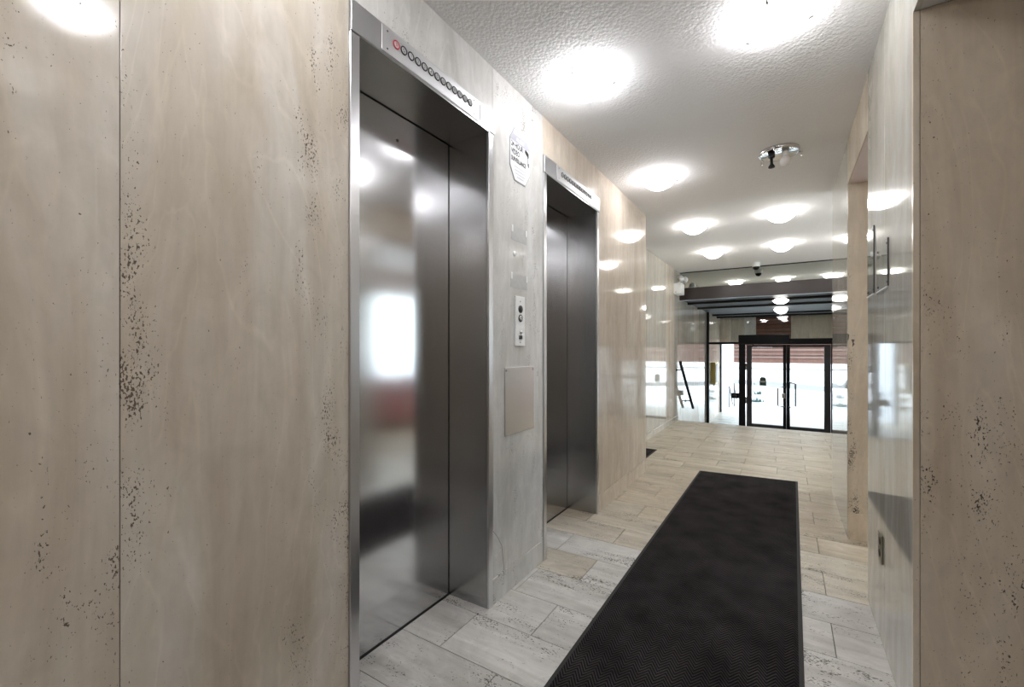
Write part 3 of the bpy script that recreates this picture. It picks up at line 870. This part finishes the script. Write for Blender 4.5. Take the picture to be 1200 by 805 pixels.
# ------------------------------------------------------------------ fittings on the grey slab between the elevators
sg = thing('surveillance_sign', (XL, 1.615, 1.8), 'white octagonal 24 hour video surveillance sign on the grey slab', 'sign')
oy, oz = 1.615, 1.828
hw_, hh_, cw, ch = 0.083, 0.112, 0.038, 0.055
octa = [(oy - hw_, oz - hh_ + ch), (oy - hw_ + cw, oz - hh_), (oy + hw_ - cw, oz - hh_), (oy + hw_, oz - hh_ + ch), (oy + hw_, oz + hh_ - ch), (oy + hw_ - cw, oz + hh_), (oy - hw_ + cw, oz + hh_), (oy - hw_, oz + hh_ - ch)]
MB().prism(octa, 'X', XL, XL + 0.0025).build('plate', 'print_grey', sg)
ins = [(oy + (y - oy) * 0.955, oz + (z - oz) * 0.965) for y, z in octa]
MB().prism(ins, 'X', XL + 0.0025, XL + 0.003).build('white_face', 'sign_white', sg)
i7, i6 = ins[7], ins[6]; i5, i4 = ins[5], ins[4]
zb = i7[1] - 0.004
MB().prism([(i7[0], zb), (i4[0], zb), i4, i5, i6, i7], 'X', XL + 0.003, XL + 0.0034).build('grey_header', 'lavender', sg)
XT = XL + 0.0037
text_part('SECURITY', 0.026, 'white_pl', sg, XT, oy, oz + 0.090, 'CENTER', bold=0.0003, xs=0.95)
text_part('ALERT', 0.024, 'white_pl', sg, XT, oy, oz + 0.065, 'CENTER', bold=0.0003, xs=1.0)
text_part('24 HOUR', 0.032, 'print_black', sg, XT, oy - 0.074, oz + 0.036, 'LEFT', bold=0.0007, xs=0.72)
text_part('VIDEO', 0.032, 'print_black', sg, XT, oy - 0.074, oz + 0.005, 'LEFT', bold=0.0007, xs=0.72)
text_part('SURVEILLANCE', 0.027, 'print_black', sg, XT, oy - 0.074, oz - 0.025, 'LEFT', bold=0.0008, xs=0.66)
cm = MB()
cm.prism([(oy + 0.044, oz + 0.030), (oy + 0.072, oz + 0.018), (oy + 0.072, oz + 0.040), (oy + 0.046, oz + 0.050)], 'X', XT, XT + 0.0004)
cm.prism([(oy + 0.038, oz + 0.034), (oy + 0.043, oz + 0.032), (oy + 0.045, oz + 0.048), (oy + 0.040, oz + 0.049)], 'X', XT, XT + 0.0004)
cm.prism([(oy + 0.059, oz + 0.022), (oy + 0.063, oz + 0.021), (oy + 0.068, oz - 0.008), (oy + 0.064, oz - 0.008)], 'X', XT, XT + 0.0004)
cm.prism([(oy + 0.062, oz - 0.006), (oy + 0.073, oz - 0.002), (oy + 0.072, oz - 0.024), (oy + 0.065, oz - 0.018)], 'X', XT, XT + 0.0004)
cm.build('camera_symbol', 'print_black', sg)
for i, (w, z) in enumerate(((0.050, -0.052), (0.046, -0.066), (0.040, -0.080), (0.028, -0.093))):
    B(XT - 0.0005, XT, oy - w, oy + w, oz + z - 0.0025, oz + z + 0.0025).build('fine_print', 'print_pale', sg)

for nm, (ya, yb, za, zb_), lb in (('upper', (1.546, 1.675, 1.462, 1.522), 'upper pale rectangle left by a removed plaque above the call panel'),
                                  ('lower', (1.540, 1.680, 1.262, 1.322), 'lower pale rectangle left by a removed plaque just above the call panel')):
    r = thing('plaque_mark', (XL, (ya + yb) / 2, za), lb, 'plaque mark')
    B(XL, XL + 0.0008, ya, yb, za, zb_).build('residue', 'residue', r)
    for y in (ya, yb - 0.014):
        B(XL + 0.0008, XL + 0.0022, y, y + 0.014, za + 0.034, za + 0.062).build('tape_pad', 'white_tape', r)
dot = thing('tape_dot', (XL, 1.572, 1.40), 'lone white adhesive dot between the two pale plaque marks', 'adhesive dot')
MB().lathe([(0.0, XL + 0.003), (0.009, XL + 0.0022), (0.0105, XL)], 0, 1.572, 16, axis='X', cz=1.405).build('pad', 'white_tape', dot)

cp = thing('call_panel', (XL, 1.61, 1.02), 'tall white elevator call button panel on the grey slab', 'call panel')
MB().chbox(XL, XL + 0.006, 1.572, 1.650, 1.015, 1.228, 0.0015).build('plate', 'white_enamel', cp)
for z in (1.173, 1.134):
    rg = MB().lathe([(0.0165, XL + 0.006), (0.0165, XL + 0.0085), (0.0125, XL + 0.0085), (0.0125, XL + 0.007)], 0, 1.611, 24, axis='X', cz=z).build('button_ring', 'dark_alu', cp)
    MB().lathe([(0.0, XL + 0.011), (0.010, XL + 0.0105), (0.012, XL + 0.006)], 0, 1.611, 20, axis='X', cz=z).build('call_button', 'chrome' if z < 1.15 else 'black', cp)
B(XL + 0.006, XL + 0.010, 1.600, 1.622, 1.044, 1.060).build('fire_switch', 'black', cp)
MB().lathe([(0.007, XL + 0.006), (0.007, XL + 0.012)], 0, 1.612, 16, axis='X', cz=1.074).build('key_switch', 'chrome', cp)
for z in (1.206, 1.030):
    MB().lathe([(0.0028, XL + 0.006), (0.002, XL + 0.007)], 0, 1.611, 8, axis='X', cz=z).build('screw', 'dark_alu', cp)

sp = thing('blank_plate', (XL, 1.61, 0.65), 'square blank brushed steel plate below the call panel', 'cover plate')
MB().chbox(XL, XL + 0.004, 1.493, 1.733, 0.645, 0.925, 0.001).build('plate', 'steel_plate', sp)
for y in (1.503, 1.723):
    for z in (0.912,): MB().lathe([(0.004, XL + 0.004), (0.003, XL + 0.005)], 0, y, 10, axis='X', cz=z).build('screw', 'dark_alu', sp)

# ------------------------------------------------------------------ fittings on the glossy pier
for (ya, yb, za, zb_, lb) in ((2.075, 2.222, 1.208, 1.458, 'taller clear acrylic notice holder at the doorway edge of the glossy pier'),
                              (1.815, 2.005, 1.203, 1.357, 'shorter clear acrylic notice holder in the middle of the glossy pier')):
    h = thing('notice_holder', (XR, (ya + yb) / 2, za), lb, 'notice holder')
    B(XR - 0.0035, XR - 0.0015, ya, yb, za, zb_).build('front_sheet', 'acrylic', h)
    B(XR - 0.004, XR, ya - 0.003, ya, za, zb_).build('side_rail', 'dark_alu', h)
    B(XR - 0.005, XR, ya, yb, za - 0.004, za).build('bottom_rail', 'white_pl', h)
    for y in (ya + 0.012, yb - 0.012):
        for z in (za + 0.015, zb_ - 0.015):
            MB().lathe([(0.004, XR), (0.003, XR - 0.0045)], 0, y, 10, axis='X', cz=z).build('stand_off', 'dark_alu', h)

ot = thing('wall_outlet', (XR, 1.935, 0.32), 'bronze electrical outlet low on the glossy pier', 'outlet')
MB().chbox(XR - 0.005, XR, 1.905, 1.968, 0.275, 0.372, 0.0015).build('cover_plate', 'ivory', ot)
for z in (0.303, 0.345):
    MB().lathe([(0.013, XR - 0.005), (0.012, XR - 0.0065)], 0, 1.9365, 18, axis='X', cz=z).build('receptacle', 'socket', ot)

# ------------------------------------------------------------------ runner and mat
rg = MB()
cn = [(-0.606, 0.62), (0.036, 0.62), (0.080, 3.932), (-0.597, 3.862)]
rug = thing('runner_rug', (-0.27, 2.2, 0), 'long black herringbone runner rug on the lobby floor', 'rug')
rg.prism(cn, 'Z', 0.0, 0.0045)
rg.build('rubber_border', 'black', rug)
cx_, cy_ = -0.27, 2.27
inn = [(-0.606 + .014, 0.62 + .02), (0.036 - .014, 0.62 + .02), (0.080 - .014, 3.932 - .02), (-0.597 + .014, 3.862 - .02)]
MB().prism(inn, 'Z', 0.0045, 0.0075).build('pile', 'rug', rug)
mt = thing('door_mat', (-1.5, 4.1, 0), 'black mat in the side hall round the corner past the elevators', 'mat')
B(-1.85, -1.083, 3.72, 4.45, 0, 0.004).build('rubber_border', 'black', mt)
B(-1.835, -1.097, 3.735, 4.435, 0.004, 0.007).build('pile', 'rug', mt)

# ------------------------------------------------------------------ ceiling lights
def dome(x, y, label, zc=CE, mat='lamp', r=0.104, name='ceiling_light'):
    t = thing(name, (x, y, zc), label, 'ceiling light', 'white glass dome ceiling lights')
    MB().lathe([(r * 0.93, zc), (r * 0.93, zc - 0.012), (r * 0.86, zc - 0.014)], x, y, 40).build('base_plate', 'white_enamel', t)
    k = r / 0.104
    prof = [(0.1035, -0.020), (0.104, -0.024), (0.100, -0.031), (0.090, -0.042), (0.077, -0.054), (0.060, -0.066), (0.042, -0.075), (0.022, -0.0805), (0.0, -0.082)]
    MB().lathe([(a * k, zc + h * k) for a, h in prof], x, y, 40).build('glass_shade', mat, t)
    for i in range(3):
        a = 0.35 + i * 2.0944
        ca, sa = math.cos(a), math.sin(a)
        R0, R1 = r * 0.94, r * 1.05
        MB().tube([(x + R0 * ca, y + R0 * sa, zc - 0.006), (x + R1 * ca, y + R1 * sa, zc - 0.010), (x + R1 * ca, y + R1 * sa, zc - 0.030), (x + R0 * ca, y + R0 * sa, zc - 0.034)], 0.0045, 8).build('clip', 'chrome', t)
    return t
CA, CB = -0.685, -0.03
dome(CA, -0.80, 'lit glass dome ceiling light well before the side hall on the elevator side', name='ceiling_light_offscreen')
dome(CB, -0.80, 'lit glass dome ceiling light well before the side hall on the doorway side', name='ceiling_light_offscreen')
dome(CA, 0.43, 'lit glass dome ceiling light before the first elevator on the elevator side', name='ceiling_light_offscreen')
dome(CB, 0.43, 'lit glass dome ceiling light before the first elevator opposite the side hall', name='ceiling_light_offscreen')
dome(CA, 1.67, 'lit glass dome ceiling light close to the octagonal surveillance sign')
dome(CB, 1.67, 'lit glass dome ceiling light above the rug beside the notice holder pier')
dome(CA, 2.87, 'lit glass dome ceiling light across from the fixture without a shade')
dome(CA, 4.14, 'lit glass dome ceiling light past the corner on the elevator side', mat='lamp_warm')
dome(CB, 4.12, 'lit glass dome ceiling light next after the shadeless fixture', mat='lamp_warm')
dome(CA, 5.36, 'lit glass dome ceiling light before the brown beam on the elevator side', mat='lamp_warm')
dome(CB, 5.36, 'lit glass dome ceiling light before the brown beam near the security camera', mat='lamp_warm')
dome(0.58, 5.36, 'lit glass dome ceiling light behind the narrow pier, mirrored above the brown beam', mat='lamp_warm')
dome(-0.055, 7.27, 'lit glass dome light under the dark soffit just behind the beam', zc=1.725, mat='lamp_warm')
dome(-0.065, 8.95, 'lit glass dome light under the dark soffit next to the entry doors', zc=1.725, mat='lamp_warm')


bf = thing('bare_ceiling_fixture', (CB, 2.85, CE), 'unlit ceiling fixture missing its shade, chrome pan with bare bulb', 'ceiling light')
MB().lathe([(0.098, CE), (0.100, CE - 0.010), (0.094, CE - 0.020), (0.088, CE - 0.016), (0.0, CE - 0.012)], CB, 2.85, 40).build('pan', 'chrome', bf)
for dx, dy in ((-0.035, -0.02), (0.03, -0.02)):
    so = MB().lathe([(0.017, CE - 0.012), (0.017, CE - 0.035), (0.013, CE - 0.040)], CB + dx, 2.85 + dy, 18).build('socket', 'dark_alu' if dx < 0 else 'white_enamel', bf)
MB().lathe([(0.013, CE - 0.038), (0.016, CE - 0.045), (0.026, CE - 0.062), (0.028, CE - 0.075), (0.022, CE - 0.09), (0.0, CE - 0.098)], CB + 0.03, 2.83, 20).build('bulb', 'cfl', bf)
MB().lathe([(0.008, CE - 0.040), (0.007, CE - 0.07), (0.016, CE - 0.085), (0.016, CE - 0.092), (0.0, CE - 0.094)], CB - 0.035, 2.83, 14).build('centre_post', 'black', bf)
for i in range(3):
    a = 0.35 + i * 2.0944
    ca, sa = math.cos(a), math.sin(a)
    MB().tube([(CB + 0.094 * ca, 2.85 + 0.094 * sa, CE - 0.012), (CB + 0.114 * ca, 2.85 + 0.114 * sa, CE - 0.014), (CB + 0.114 * ca, 2.85 + 0.114 * sa, CE - 0.034)], 0.006, 8).build('clip', 'chrome', bf)

# ------------------------------------------------------------------ camera dome and emergency light
cc = thing('security_camera', (-0.315, 6.35, CE), 'white dome security camera on the ceiling above the brown beam', 'security camera')
MB().lathe([(0.048, CE), (0.048, CE - 0.045), (0.042, CE - 0.055)], -0.315, 6.35, 24).build('housing', 'white_pl', cc)
MB().lathe([(0.039, CE - 0.055), (0.037, CE - 0.070), (0.025, CE - 0.088), (0.0, CE - 0.096)], -0.315, 6.35, 24).build('dark_dome', 'black_metal', cc)

em = thing('emergency_light', (XF, 6.3, 1.75), 'white emergency light box with twin lamp heads beside the beam', 'emergency light')
MB().chbox(XF, XF + 0.10, 6.20, 6.42, 1.752, 1.905, 0.006).build('battery_box', 'white_pl', em)
MB().lathe([(0.006, 6.2), (0.005, 6.198)], XF + 0.03, 0, 10, axis='Y', cz=1.78).build('test_button', 'black', em)
for y, dx in ((6.23, 0.02), (6.36, 0.05)):
    hd_ = MB().lathe([(0.022, y + 0.02), (0.042, y - 0.02), (0.044, y - 0.035)], XF + 0.07 + dx, 0, 20, axis='Y', cz=1.955).build('lamp_head', 'white_pl', em)
    MB().lathe([(0.0, y - 0.0385), (0.038, y - 0.036)], XF + 0.07 + dx, 0, 20, axis='Y', cz=1.955).build('lens', 'lens', hd_)
    MB().tube([(XF + 0.05, y, 1.905), (XF + 0.06 + dx, y, 1.925)], 0.01, 8).build('swivel', 'white_pl', hd_)
